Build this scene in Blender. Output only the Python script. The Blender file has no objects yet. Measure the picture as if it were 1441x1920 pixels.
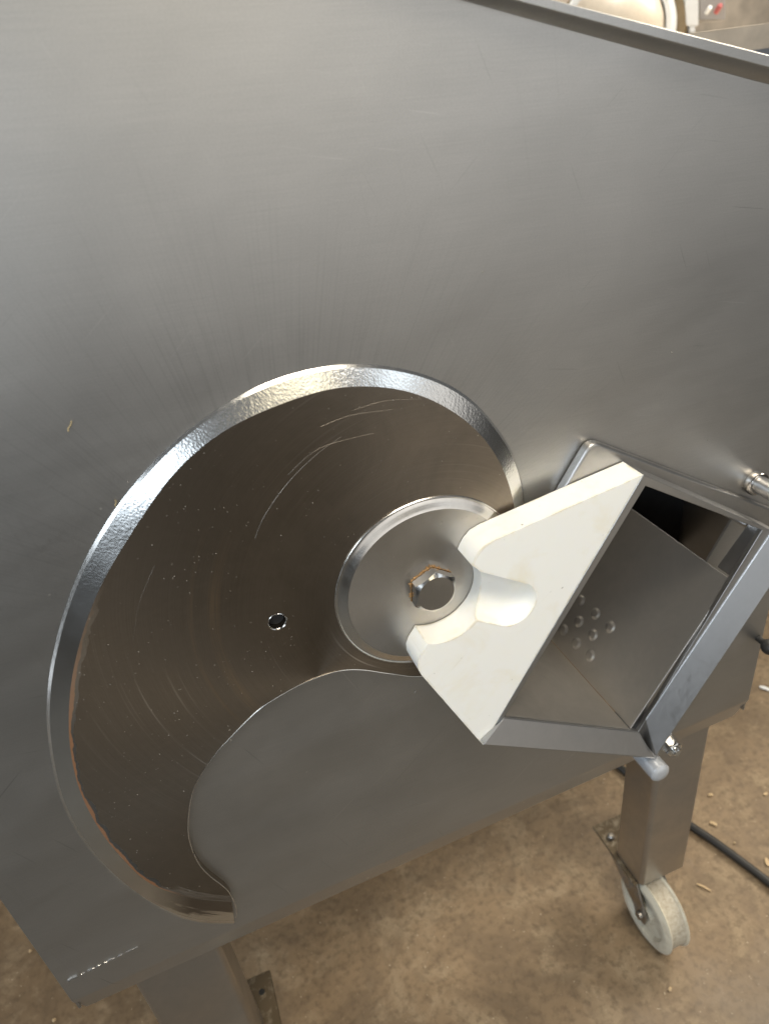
import bpy, bmesh, math, random
from mathutils import Vector, Matrix, noise
from mathutils.geometry import tessellate_polygon

random.seed(7)
scene = bpy.context.scene
COL = scene.collection

# ------------------------------------------------------------------ camera
W0, H0, FPX = 1441.0, 1920.0, 1331.0
PP = (720.5, 960.0)
CAM = Vector((0.0, -0.543, 0.0))
# rows: world X, Y, Z expressed in image axes (x right, y down, z forward)
RX = Vector((0.93029493, -0.27259511, 0.24544499))
RY = Vector((-0.34995801, -0.45907953, 0.81656315))
RZ = Vector((-0.10991235, -0.84554, -0.5224762))

def ray(px, py):
    q = Vector(((px - PP[0]) / FPX, (py - PP[1]) / FPX, 1.0))
    return Vector((RX.dot(q), RY.dot(q), RZ.dot(q)))

def at(px, py, y=0.0):
    """point of the vertical plane Y = y seen at a pixel"""
    r = ray(px, py)
    return CAM + r * ((y - CAM.y) / r.y)

def atz(px, py, z):
    r = ray(px, py)
    return CAM + r * ((z - CAM.z) / r.z)

cam_data = bpy.data.cameras.new('camera')
cam = bpy.data.objects.new('camera', cam_data)
COL.objects.link(cam)
ex = Vector((RX[0], RY[0], RZ[0])); ey = Vector((RX[1], RY[1], RZ[1])); ez = Vector((RX[2], RY[2], RZ[2]))
M = Matrix.Identity(4)
for i in range(3):
    M[i][0] = ex[i]; M[i][1] = -ey[i]; M[i][2] = -ez[i]; M[i][3] = CAM[i]
cam.matrix_world = M
cam_data.sensor_fit = 'VERTICAL'
cam_data.sensor_height = 36.0
cam_data.sensor_width = 27.0
cam_data.lens = FPX / H0 * 36.0
cam_data.clip_start = 0.01
cam_data.clip_end = 200
cam_data.dof.use_dof = True
cam_data.dof.focus_distance = 0.74
cam_data.dof.aperture_fstop = 5.2
scene.camera = cam

# ------------------------------------------------------------------ light
world = bpy.data.worlds.new('World'); scene.world = world
world.use_nodes = True
bg = world.node_tree.nodes['Background']
bg.inputs[0].default_value = (0.94, 0.97, 1.0, 1)
bg.inputs[1].default_value = 0.10

def area(name, loc, target, sx, sy, power, color, spread=180):
    d = bpy.data.lights.new(name, 'AREA'); d.shape = 'RECTANGLE'
    d.spread = math.radians(spread); d.size = sx; d.size_y = sy; d.energy = power; d.color = color
    o = bpy.data.objects.new(name, d); COL.objects.link(o)
    o.location = loc
    o.rotation_euler = (Vector(target) - Vector(loc)).to_track_quat('-Z', 'Y').to_euler()
    return o
area('daylight_opening', (-2.6, -2.0, 1.0), (0.2, 0, -0.4), 1.5, 1.3, 13, (0.80, 0.90, 1.0), 110)
area('ceiling_lamp', (0.5, -1.3, 2.4), (0.35, 0, -0.4), 1.8, 0.8, 10, (1.0, 0.91, 0.76), 60)
area('far_opening', (3.4, 0.9, 1.5), (0.7, 0.45, -1.43), 1.6, 1.4, 28, (1.0, 0.90, 0.74), 80)
area('wide_doorway', (1.6, -5.0, -0.25), (0.3, 0, -0.25), 7.0, 2.1, 17.5, (1.0, 0.97, 0.93), 120)
area('left_window', (-1.75, -2.7, 0.30), (0.0, 0, -0.3), 0.9, 1.1, 6, (0.76, 0.88, 1.0), 120)
area('side_window', (-3.2, 0.35, -0.75), (0.0, 0, -0.7), 1.3, 1.3, 10, (0.86, 0.93, 1.0), 120)
area('background_fill', (1.9, 1.5, 1.5), (1.9, 1.8, 0), 1.6, .8, 24, (1.0, 0.93, 0.82), 130)  # added fill, out of view, brightens the table and vessel behind
area('lamp', (1.32, -2.65, 1.32), (0.1, 0, -0.2), 0.28, 0.28, 4.5, (1.0, 0.98, 0.95))
area('warm_lamp', (0.55, -2.9, 0.98), (0.1, 0, -0.2), 0.8, 0.5, 3.6, (1.0, 0.88, 0.62))
area('right_window', (2.2, -2.5, 0.85), (0.2, 0, -0.2), 0.9, 0.8, 4.0, (0.78, 0.89, 1.0))
# added spot: brightens an unseen floor patch so the panel reflects a glow
sd = bpy.data.lights.new('floor_fill_spot', 'SPOT'); sd.energy = 2200; sd.color = (1.0, 0.94, 0.84); sd.spot_size = math.radians(24); sd.spot_blend = .8; sd.shadow_soft_size = .2
so = bpy.data.objects.new('floor_fill_spot', sd); COL.objects.link(so); so.location = (2.4, -3.0, 2.9)
so.rotation_euler = (Vector((1.45, -2.0, -1.43)) - Vector(so.location)).to_track_quat('-Z', 'Y').to_euler()

scene.view_settings.view_transform = 'Standard'
scene.view_settings.look = 'None'
scene.view_settings.exposure = 0.22
scene.view_settings.gamma = 1.0

# ------------------------------------------------------------------ helpers
def link(o, parent=None):
    COL.objects.link(o)
    if parent is not None:
        o.parent = parent
        o.matrix_parent_inverse = Matrix.Identity(4)
    return o

def mesh_obj(name, bm, mat, parent=None, smooth=False, origin=None, angle=35):
    """link a bmesh as one object; origin = world point used as the object's origin"""
    org = Vector(origin) if origin is not None else Vector((0, 0, 0))
    if origin is not None:
        bmesh.ops.translate(bm, verts=bm.verts, vec=-org)
    bmesh.ops.recalc_face_normals(bm, faces=bm.faces)
    me = bpy.data.meshes.new(name)
    bm.to_mesh(me); bm.free()
    me.materials.append(mat)
    o = bpy.data.objects.new(name, me)
    link(o, parent)
    pw = Vector((0, 0, 0))
    p = parent
    while p is not None:
        pw += p.location; p = p.parent
    o.location = org - pw
    if smooth:
        me.shade_smooth()
        try:
            me.set_sharp_from_angle(angle=math.radians(angle))
        except Exception:
            pass
    return o

def empty(name, loc=(0, 0, 0), parent=None):
    o = bpy.data.objects.new(name, None)
    o.empty_display_size = 0.05
    link(o, parent)
    o.location = loc
    return o

def tag(o, label=None, cat=None, group=None, kind=None):
    if label: o['label'] = label
    if cat: o['category'] = cat
    if group: o['group'] = group
    if kind: o['kind'] = kind
    return o

def add_bevel(o, w, seg=2, angle=35):
    m = o.modifiers.new('bevel', 'BEVEL')
    m.width = w; m.segments = seg; m.limit_method = 'ANGLE'; m.angle_limit = math.radians(angle)
    m.harden_normals = True
    o.data.shade_smooth()
    try:
        o.data.set_sharp_from_angle(angle=math.radians(60))
    except Exception:
        pass
    return o

def catmull(pts, n, closed=False):
    P = [Vector(p) for p in pts]
    L = [0.0]
    for a, b in zip(P, P[1:]): L.append(L[-1] + (b - a).length)
    out = []
    for k in range(n):
        s = L[-1] * k / (n - 1)
        i = 0
        while i < len(L) - 2 and L[i + 1] < s: i += 1
        t = (s - L[i]) / max(1e-9, L[i + 1] - L[i])
        p0 = P[max(0, i - 1)]; p1 = P[i]; p2 = P[i + 1]; p3 = P[min(len(P) - 1, i + 2)]
        out.append(0.5 * ((2 * p1) + (p2 - p0) * t + (2 * p0 - 5 * p1 + 4 * p2 - p3) * t * t + (3 * p1 - p0 - 3 * p2 + p3) * t ** 3))
    return out

def smooth_line(P, it):
    P = [p.copy() for p in P]
    for _ in range(it):
        Q = [p.copy() for p in P]
        for i in range(1, len(P) - 1):
            Q[i] = P[i] * 0.5 + (P[i - 1] + P[i + 1]) * 0.25
        P = Q
    return P

def prism(polys, y0, y1, bm=None):
    """polys: [outer, hole, ...] lists of (x, z); solid between Y=y0 (front) and Y=y1"""
    bm = bm or bmesh.new()
    polys3 = [[Vector((p[0], p[1], 0)) for p in poly] for poly in polys]
    tris = tessellate_polygon(polys3)
    flat = [p for poly in polys for p in poly]
    f = [bm.verts.new((p[0], y0, p[1])) for p in flat]
    b = [bm.verts.new((p[0], y1, p[1])) for p in flat]
    if len(polys) == 1:
        bm.faces.new(f); bm.faces.new(list(reversed(b)))
    else:
        for t in tris:
            try:
                bm.faces.new([f[i] for i in t]); bm.faces.new([b[i] for i in reversed(t)])
            except ValueError:
                pass
    k = 0
    for poly in polys:
        n = len(poly)
        for i in range(n):
            j = (i + 1) % n
            bm.faces.new((f[k + i], f[k + j], b[k + j], b[k + i]))
        k += n
    return bm

def box(x0, x1, y0, y1, z0, z1, bm=None):
    bm = bm or bmesh.new()
    v = [bm.verts.new((x, y, z)) for x in (x0, x1) for y in (y0, y1) for z in (z0, z1)]
    for q in ((0, 1, 3, 2), (4, 6, 7, 5), (0, 4, 5, 1), (2, 3, 7, 6), (0, 2, 6, 4), (1, 5, 7, 3)):
        bm.faces.new([v[i] for i in q])
    return bm

def hexa(front, back, bm=None):
    """solid between two loops of equal length (world points)"""
    bm = bm or bmesh.new()
    f = [bm.verts.new(p) for p in front]; b = [bm.verts.new(p) for p in back]
    bm.faces.new(f); bm.faces.new(list(reversed(b)))
    n = len(f)
    for i in range(n):
        j = (i + 1) % n
        bm.faces.new((f[i], f[j], b[j], b[i]))
    return bm

def lathe_y(prof, c, n=96, bm=None, close=True):
    """revolve (r, y) about the axis parallel to Y through (c.x, c.z)"""
    bm = bm or bmesh.new()
    rings = []
    for r, y in prof:
        if r < 1e-6:
            rings.append([bm.verts.new((c[0], y, c[2]))])
        else:
            rings.append([bm.verts.new((c[0] + r * math.cos(2 * math.pi * k / n), y, c[2] + r * math.sin(2 * math.pi * k / n))) for k in range(n)])
    for A, B in zip(rings, rings[1:]):
        for k in range(n):
            j = (k + 1) % n
            if len(A) == 1 and len(B) == 1: continue
            if len(A) == 1: bm.faces.new((A[0], B[k], B[j]))
            elif len(B) == 1: bm.faces.new((A[k], A[j], B[0]))
            else: bm.faces.new((A[k], A[j], B[j], B[k]))
    return bm

def lathe_axis(prof, c, axis, n=48, bm=None):
    """revolve (r, h) about an axis through c"""
    bm = bm or bmesh.new()
    axis = Vector(axis).normalized()
    u = axis.orthogonal().normalized(); w = axis.cross(u)
    c = Vector(c)
    rings = []
    for r, h in prof:
        if r < 1e-6: rings.append([bm.verts.new(c + axis * h)])
        else: rings.append([bm.verts.new(c + axis * h + (u * math.cos(2 * math.pi * k / n) + w * math.sin(2 * math.pi * k / n)) * r) for k in range(n)])
    for A, B in zip(rings, rings[1:]):
        for k in range(n):
            j = (k + 1) % n
            if len(A) == 1 and len(B) == 1: continue
            if len(A) == 1: bm.faces.new((A[0], B[k], B[j]))
            elif len(B) == 1: bm.faces.new((A[k], A[j], B[0]))
            else: bm.faces.new((A[k], A[j], B[j], B[k]))
    return bm

def tube(pts, r, n=12, bm=None):
    bm = bm or bmesh.new()
    P = [Vector(p) for p in pts]
    rings = []
    up = Vector((0, 0, 1))
    for i, p in enumerate(P):
        d = (P[min(i + 1, len(P) - 1)] - P[max(i - 1, 0)]).normalized()
        u = d.cross(up)
        if u.length < 1e-3: u = d.cross(Vector((1, 0, 0)))
        u.normalize(); w = d.cross(u)
        rings.append([bm.verts.new(p + (u * math.cos(2 * math.pi * k / n) + w * math.sin(2 * math.pi * k / n)) * r) for k in range(n)])
    for A, B in zip(rings, rings[1:]):
        for k in range(n):
            j = (k + 1) % n
            bm.faces.new((A[k], A[j], B[j], B[k]))
    bm.faces.new(rings[0]); bm.faces.new(list(reversed(rings[-1])))
    return bm

# ------------------------------------------------------------------ materials
class NT:
    def __init__(s, name):
        s.m = bpy.data.materials.new(name); s.m.use_nodes = True
        s.t = s.m.node_tree; s.n = s.t.nodes; s.p = s.n['Principled BSDF']
        s.tc = s.n.new('ShaderNodeTexCoord')
    def new(s, k, **kw):
        x = s.n.new(k)
        for a, b in kw.items(): setattr(x, a, b)
        return x
    def l(s, a, b): s.t.links.new(a, b)
    def mapping(s, scale=(1, 1, 1), rot=(0, 0, 0), src=None, loc=(0, 0, 0)):
        if any(rot):                     # turn first, then stretch
            src = s._rot(rot, src); rot = (0, 0, 0)
        x = s.new('ShaderNodeMapping'); x.inputs['Scale'].default_value = scale; x.inputs['Rotation'].default_value = rot
        x.inputs['Location'].default_value = loc
        s.l(src or s.tc.outputs['Object'], x.inputs['Vector']); return x.outputs['Vector']
    def _rot(s, rot, src=None):
        x = s.new('ShaderNodeMapping'); x.inputs['Rotation'].default_value = rot
        s.l(src or s.tc.outputs['Object'], x.inputs['Vector']); return x.outputs['Vector']
    def noise(s, vec, scale, detail=4, rough=0.55, dist=0.0):
        x = s.new('ShaderNodeTexNoise'); x.inputs['Scale'].default_value = scale; x.inputs['Detail'].default_value = detail
        x.inputs['Roughness'].default_value = rough; x.inputs['Distortion'].default_value = dist
        s.l(vec, x.inputs['Vector']); return x.outputs['Fac']
    def ramp(s, fac, a, b, c0=0.0, c1=1.0):
        x = s.new('ShaderNodeMapRange'); x.inputs['From Min'].default_value = a; x.inputs['From Max'].default_value = b
        x.inputs['To Min'].default_value = c0; x.inputs['To Max'].default_value = c1
        s.l(fac, x.inputs['Value']); return x.outputs['Result']
    def math(s, op, a, b=None, clamp=False):
        x = s.new('ShaderNodeMath', operation=op); x.use_clamp = clamp
        for i, v in enumerate((a, b)):
            if v is None: continue
            if isinstance(v, (int, float)): x.inputs[i].default_value = v
            else: s.l(v, x.inputs[i])
        return x.outputs[0]
    def mix(s, fac, a, b):
        x = s.new('ShaderNodeMix', data_type='RGBA')
        for key, v in ((0, fac), (6, a), (7, b)):
            if isinstance(v, (int, float)): x.inputs[key].default_value = v
            elif isinstance(v, tuple): x.inputs[key].default_value = (*v, 1)
            else: s.l(v, x.inputs[key])
        return x.outputs[2]
    def bump(s, h, strength, dist, normal=None):
        x = s.new('ShaderNodeBump'); x.inputs['Distance'].default_value = dist
        if isinstance(strength, (int, float)): x.inputs['Strength'].default_value = strength
        else: s.l(strength, x.inputs['Strength'])
        s.l(h, x.inputs['Height'])
        if normal is not None: s.l(normal, x.inputs['Normal'])
        return x.outputs['Normal']
    def set(s, **kw):
        for k, v in kw.items():
            k = k.replace('_', ' ')
            if isinstance(v, (int, float)): s.p.inputs[k].default_value = v
            elif isinstance(v, tuple): s.p.inputs[k].default_value = (*v, 1)
            else: s.l(v, s.p.inputs[k])
        return s

def scratches(s, dens=1.0, src=None, off=0.0):
    """a few sparse fine scratches of several directions, 0..1"""
    out = None
    for k, (rot, sc, th) in enumerate(((0.4, 9, .745), (-0.9, 7, .75), (1.35, 12, .75), (2.3, 6, .76))):
        v = s.mapping(scale=(sc * 34, sc * 0.6, sc * 0.9), rot=(0, rot, 0), src=src, loc=(k * 3.1 + off, 0, k + off))
        n = s.noise(v, 1.0, 1.0, 0.4, 0.25)
        r = s.ramp(n, th, th + 0.03)
        v2 = s.mapping(scale=(3, 3, 3), src=src, loc=(k * 5 + off, 1, 2))
        r = s.math('MULTIPLY', r, s.ramp(s.noise(v2, 1.0, 2), 0.5, 0.62))
        out = r if out is None else s.math('MAXIMUM', out, r)
    return out

def m_panel():
    s = NT('brushed_stainless_sheet')
    v = s.mapping()
    big = s.noise(s.mapping(scale=(1, 1, 1.4)), 3.0, 5, 0.6, 0.4)
    smear = s.noise(s.mapping(scale=(2.2, 2, 9), rot=(0, .25, 0)), 1.6, 4, 0.6, 0.5)
    grain = s.noise(s.mapping(scale=(900, 900, 160)), 1.0, 2, 0.6)
    fine = s.noise(v, 700, 2, 0.7)
    scr = scratches(s)
    scr2 = scratches(s, off=17.3)
    scr3 = scratches(s, off=41.7)
    specks = s.ramp(s.noise(v, 95, 1, 0.3), 0.80, 0.83)
    # faint wiping lines above the blade
    wipe = s.ramp(s.noise(s.mapping(scale=(260, 10, 7), rot=(0, 0.12, 0)), 1.0, 2, 0.5), 0.60, 0.85)
    wm = s.ramp(s.noise(v, 5, 2), 0.5, 0.7)
    wipe = s.math('MULTIPLY', wipe, wm)
    brush = s.ramp(s.noise(s.mapping(scale=(14, 14, 1500), rot=(0, -.04, 0)), 1.0, 2, .6), .35, .7)
    cloud = s.ramp(s.noise(s.mapping(scale=(1, 1, 1.8)), 6.5, 5, .62, 1.2), .42, .68)
    c = s.mix(s.ramp(big, 0.3, 0.7), (0.56, 0.548, 0.525), (0.47, 0.462, 0.445))
    sp = s.new('ShaderNodeSeparateXYZ'); s.l(s.tc.outputs['Object'], sp.inputs[0])
    cc = at(560, 1190, 0)
    dx = s.math('SUBTRACT', sp.outputs[0], cc.x); dz = s.math('SUBTRACT', sp.outputs[2], cc.z)
    rad_ = s.math('SQRT', s.math('ADD', s.math('MULTIPLY', dx, dx), s.math('MULTIPLY', dz, dz)))
    an_ = s.math('ARCTAN2', dz, dx)
    cb = s.new('ShaderNodeCombineXYZ'); s.l(rad_, cb.inputs[0]); s.l(an_, cb.inputs[1])
    rw = s.ramp(s.noise(s.mapping(scale=(6, 150, 1), src=cb.outputs[0]), 1.0, 3, .65), .50, .74)
    rw = s.math('MULTIPLY', rw, s.math('MULTIPLY', s.ramp(rad_, .42, .29), s.ramp(dz, .05, .2)))
    halo = s.math('MULTIPLY', s.ramp(rad_, .40, .27), s.ramp(s.noise(v, 12, 3), .2, .7))
    c = s.mix(s.math('MULTIPLY', halo, 0.28), c, (0.26, 0.255, 0.25))
    c = s.mix(s.math('MULTIPLY', rw, 0.26), c, (0.17, 0.165, 0.16))
    c = s.mix(s.math('MULTIPLY', brush, 0.18), c, (0.30, 0.30, 0.30))
    c = s.mix(s.math('MULTIPLY', cloud, 0.12), c, (0.36, 0.355, 0.345))
    c = s.mix(s.math('MULTIPLY', wipe, 0.30), c, (0.25, 0.24, 0.23))
    c = s.mix(s.math('MULTIPLY', s.math('MAXIMUM', scr2, scr3), 0.35), c, (0.16, 0.155, 0.15))
    c = s.mix(s.math('MULTIPLY', scr, 0.22), c, (0.8, 0.79, 0.76))
    c = s.mix(s.math('MULTIPLY', specks, 0.6), c, (0.8, 0.78, 0.72))
    c = s.mix(s.ramp(fine, 0.35, 0.75, 0.0, 0.24), c, (0.3, 0.29, 0.28))
    r = s.ramp(smear, 0.3, 0.7, 0.38, 0.46)
    r = s.math('ADD', r, s.ramp(grain, 0.3, 0.7, -0.02, 0.03))
    
    wav = s.noise(v, 2.3, 1, 0.3)
    b = s.bump(wav, 0.35, 0.012)
    b = s.bump(grain, 0.08, 0.0004, b)
    s.set(Base_Color=c, Metallic=1.0, Roughness=r, Normal=b)
    return s.m

def m_steel(name, col, rough, var=0.06, grain=(400, 400, 60), bump=0.015, metal=1.0):
    s = NT(name)
    v = s.mapping()
    n = s.noise(v, 14, 5, 0.65, 0.3)
    g = s.noise(s.mapping(scale=grain), 1.0, 2, 0.6)
    c = s.mix(s.ramp(n, 0.3, 0.75), col, tuple(x * 0.8 for x in col))
    r = s.math('ADD', s.ramp(n, 0.3, 0.7, rough - var, rough + var), s.ramp(g, .3, .7, -.03, .03))
    s.set(Base_Color=c, Metallic=metal, Roughness=r)
    return s.m

def polar_coord(s):
    """(radius, angle) coordinate round the object's own origin, for lathe turned faces"""
    sep = s.new('ShaderNodeSeparateXYZ'); s.l(s.tc.outputs['Object'], sep.inputs[0])
    r = s.math('SQRT', s.math('ADD', s.math('MULTIPLY', sep.outputs[0], sep.outputs[0]), s.math('MULTIPLY', sep.outputs[2], sep.outputs[2])))
    a = s.math('ARCTAN2', sep.outputs[2], sep.outputs[0])
    comb = s.new('ShaderNodeCombineXYZ'); s.l(r, comb.inputs[0]); s.l(a, comb.inputs[1])
    return r, a, comb.outputs[0]

def m_blade():
    s = NT('dark_oiled_blade_steel')
    r, a, pv = polar_coord(s)
    v = s.mapping()
    def arcs(rs, as_, th, loc):
        n = s.noise(s.mapping(scale=(rs, as_, 1), src=pv, loc=(loc, loc, 0)), 1.0, 2, 0.6)
        return s.ramp(n, th, th + 0.12)
    arc1 = s.math('MULTIPLY', arcs(300, .45, .60, 3), s.ramp(s.noise(v, 4, 2), .48, .66))
    arc2 = s.math('MULTIPLY', arcs(1300, .7, .66, 9), s.ramp(s.noise(v, 4, 2), .42, .6))
    arc = s.math('MAXIMUM', arc1, arc2)
    cloud = s.noise(v, 9, 5, 0.65, 0.6)
    fine = s.noise(s.mapping(scale=(1800, 6, 1), src=pv), 1.0, 2, 0.6)
    pits = s.ramp(s.noise(v, 260, 1, 0.4), 0.76, 0.80)
    c = s.mix(s.ramp(cloud, 0.25, 0.75), (0.31, 0.262, 0.21), (0.175, 0.142, 0.105))
    c = s.mix(s.math('MULTIPLY', arc, 0.6), c, (0.55, 0.50, 0.44))
    c = s.mix(s.math('MULTIPLY', pits, 0.5), c, (0.7, 0.66, 0.58))
    lines = s.ramp(s.noise(s.mapping(scale=(1100, 1.6, 1), src=pv), 1.0, 3, .7), .35, .70)
    c = s.mix(s.math('MULTIPLY', lines, .22), c, (0.36, 0.32, 0.275))
    # rust and dark smear along the foot of the bevel, given by the UV (s along, t across)
    uv = s.new('ShaderNodeUVMap'); uv.uv_map = 'UVMap'
    sep = s.new('ShaderNodeSeparateXYZ'); s.l(uv.outputs[0], sep.inputs[0])
    nn = s.noise(s.mapping(scale=(30, 1, 1), src=uv.outputs[0]), 1.0, 3, 0.6)
    nn2 = s.noise(v, 90, 3, 0.7)
    t = s.math('ADD', sep.outputs[1], s.ramp(nn2, 0, 1, -0.10, 0.10))
    zone = s.math('MULTIPLY', s.ramp(sep.outputs[0], 0.50, 0.66), s.ramp(sep.outputs[0], 0.955, 0.90))
    wid = s.ramp(nn, 0.35, 0.65, 0.06, 0.24)
    rust = s.math('MULTIPLY', zone, s.math('LESS_THAN', t, wid))
    blk = s.math('MULTIPLY', zone, s.math('MULTIPLY', s.math('LESS_THAN', t, s.math('ADD', wid, s.ramp(nn, .3, .7, .08, .30))), s.math('GREATER_THAN', t, wid)))
    zone2 = s.ramp(sep.outputs[0], 0.92, 0.95)
    tip = s.math('MULTIPLY', zone2, s.ramp(s.noise(s.mapping(scale=(14, 3.0, 1), src=uv.outputs[0]), 1.0, 4, 0.75, 1.0), 0.45, 0.56))
    tip = s.math('MULTIPLY', tip, s.math('LESS_THAN', t, 0.9))
    c = s.mix(s.math('MULTIPLY', rust, 0.9), c, (0.20, 0.085, 0.03))
    c = s.mix(s.math('MULTIPLY', blk, 0.95), c, (0.03, 0.028, 0.024))
    c = s.mix(s.math('MULTIPLY', tip, 0.8), c, (0.04, 0.03, 0.02))
    ang = s.ramp(s.math('ABSOLUTE', s.math('ADD', s.math('ABSOLUTE', a), -2.92)), .42, .05)
    rub = s.math('MAXIMUM', s.math('MULTIPLY', s.ramp(s.math('ABSOLUTE', s.math('SUBTRACT', r, .2335)), .0030, .0008), .8), s.ramp(s.math('ABSOLUTE', s.math('SUBTRACT', r, .2130)), .0065, .003))
    rub = s.math('MULTIPLY', s.math('MULTIPLY', rub, ang), s.ramp(s.noise(s.mapping(scale=(900, 3, 1), src=pv), 1.0, 3, .7), .35, .65))
    c = s.mix(s.math('MULTIPLY', rub, .5), c, (0.42, 0.31, 0.20))
    dirt = s.math('MAXIMUM', s.math('MAXIMUM', rust, blk), tip)
    rr = s.ramp(cloud, 0.3, 0.7, 0.30, 0.42)
    rr = s.math('ADD', rr, s.math('MULTIPLY', arc, 0.12))
    rr = s.math('ADD', rr, s.math('MULTIPLY', dirt, 0.35), clamp=True)
    met = s.math('SUBTRACT', 1.0, s.math('MULTIPLY', dirt, 0.9), clamp=True)
    s.set(Base_Color=c, Metallic=met, Roughness=rr, Normal=s.bump(fine, 0.10, 0.0002))
    s.set(Anisotropic=0.7)
    tg = s.new('ShaderNodeTangent'); tg.direction_type = 'RADIAL'; tg.axis = 'Y'
    s.l(tg.outputs[0], s.p.inputs['Tangent'])
    return s.m

def m_bevel():
    s = NT('ground_bevel_steel')
    v = s.mapping()
    uv = s.new('ShaderNodeUVMap'); uv.uv_map = 'UVMap'
    sep = s.new('ShaderNodeSeparateXYZ'); s.l(uv.outputs[0], sep.inputs[0])
    vor = s.new('ShaderNodeTexVoronoi'); vor.feature = 'SMOOTH_F1'; vor.inputs['Scale'].default_value = 560
    s.l(s.mapping(scale=(1.0, 1, 0.75), rot=(0, .5, 0)), vor.inputs['Vector'])
    n = s.noise(v, 300, 3, 0.6)
    cl = s.noise(v, 20, 4, 0.6)
    c = s.mix(s.ramp(cl, .3, .7), (0.82, 0.81, 0.78), (0.70, 0.69, 0.67))
    # brown oily film on the lower half of the bevel, darker smear at the tip
    film = s.math('MULTIPLY', s.ramp(sep.outputs[0], 0.55, 0.85), s.ramp(cl, .2, .6, .4, 1.0))
    c = s.mix(s.math('MULTIPLY', film, 0.5), c, (0.68, 0.63, 0.53))
    tt = s.noise(s.mapping(scale=(9, 2.0, 1), src=uv.outputs[0]), 1.0, 4, 0.7, 1.2)
    tip = s.math('MULTIPLY', s.ramp(sep.outputs[0], 0.89, 0.95), s.ramp(s.math('ADD', tt, s.math('MULTIPLY', sep.outputs[1], 0.30)), 0.56, 0.64))
    c = s.mix(s.math('MULTIPLY', tip, .8), c, (0.07, 0.05, 0.035))
    b = s.bump(vor.outputs['Distance'], s.ramp(sep.outputs[0], 0.40, 0.62, 0.20, 0.05), 0.0005)
    b = s.bump(n, 0.08, 0.0004, b)
    s.set(Base_Color=c, Metallic=1.0, Roughness=s.ramp(cl, .3, .7, .18, .24), Normal=b)
    return s.m

def m_hub():
    s = NT('turned_hub_steel')
    r, a, pv = polar_coord(s)
    v = s.mapping()
    fine = s.noise(s.mapping(scale=(2200, 5, 1), src=pv), 1.0, 2, 0.6)
    cl = s.noise(v, 18, 4, .6, .3)
    pits = s.ramp(s.noise(v, 240, 1, 0.4), 0.77, 0.80)
    c = s.mix(s.ramp(cl, .3, .7), (0.56, 0.535, 0.50), (0.46, 0.435, 0.40))
    c = s.mix(s.math('MULTIPLY', pits, 0.5), c, (0.8, 0.76, 0.66))
    grime = s.math('MULTIPLY', s.ramp(r, 0.094, 0.098), s.ramp(cl, .45, .6))
    c = s.mix(s.math('MULTIPLY', grime, .7), c, (0.16, 0.09, 0.05))
    s.set(Base_Color=c, Metallic=1.0, Roughness=s.ramp(cl, .3, .7, .31, .37), Anisotropic=0.7)
    tg = s.new('ShaderNodeTangent'); tg.direction_type = 'RADIAL'; tg.axis = 'Y'
    s.l(tg.outputs[0], s.p.inputs['Tangent'])
    return s.m

def m_white():
    s = NT('white_plastic')
    v = s.mapping()
    st = s.noise(v, 16, 5, .65, .5)
    sp = s.ramp(s.noise(v, 170, 1, .4), .76, .79)
    dots = s.math('MULTIPLY', sp, s.ramp(s.noise(v, 22, 2), .52, .6))
    geo = s.new('ShaderNodeNewGeometry')
    bv = s.new('ShaderNodeBevel'); bv.samples = 4; bv.inputs['Radius'].default_value = .0045
    dt = s.new('ShaderNodeVectorMath', operation='DOT_PRODUCT'); s.l(bv.outputs[0], dt.inputs[0]); s.l(geo.outputs['Normal'], dt.inputs[1])
    edge = s.ramp(dt.outputs['Value'], .995, .90)
    c = s.mix(s.ramp(st, .52, .78), (0.93, 0.915, 0.86), (0.88, 0.83, 0.70))
    c = s.mix(s.math('MULTIPLY', edge, s.ramp(s.noise(v, 45, 4, .7), .42, .62, 0, .75)), c, (0.66, 0.55, 0.33))
    cuts = scratches(s, off=5.5)
    c = s.mix(s.math('MULTIPLY', cuts, .3), c, (0.62, 0.58, 0.48))
    c = s.mix(s.math('MULTIPLY', dots, .75), c, (0.22, 0.2, 0.15))
    n = s.noise(v, 420, 3, .6)
    s.set(Base_Color=c, Roughness=s.ramp(st, .3, .7, .38, .5), Normal=s.bump(n, .12, .0004))
    s.p.inputs['Subsurface Weight'].default_value = 0.25
    s.p.inputs['Subsurface Radius'].default_value = (0.9, 0.8, 0.6)
    s.p.inputs['Subsurface Scale'].default_value = 0.006
    return s.m

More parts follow.
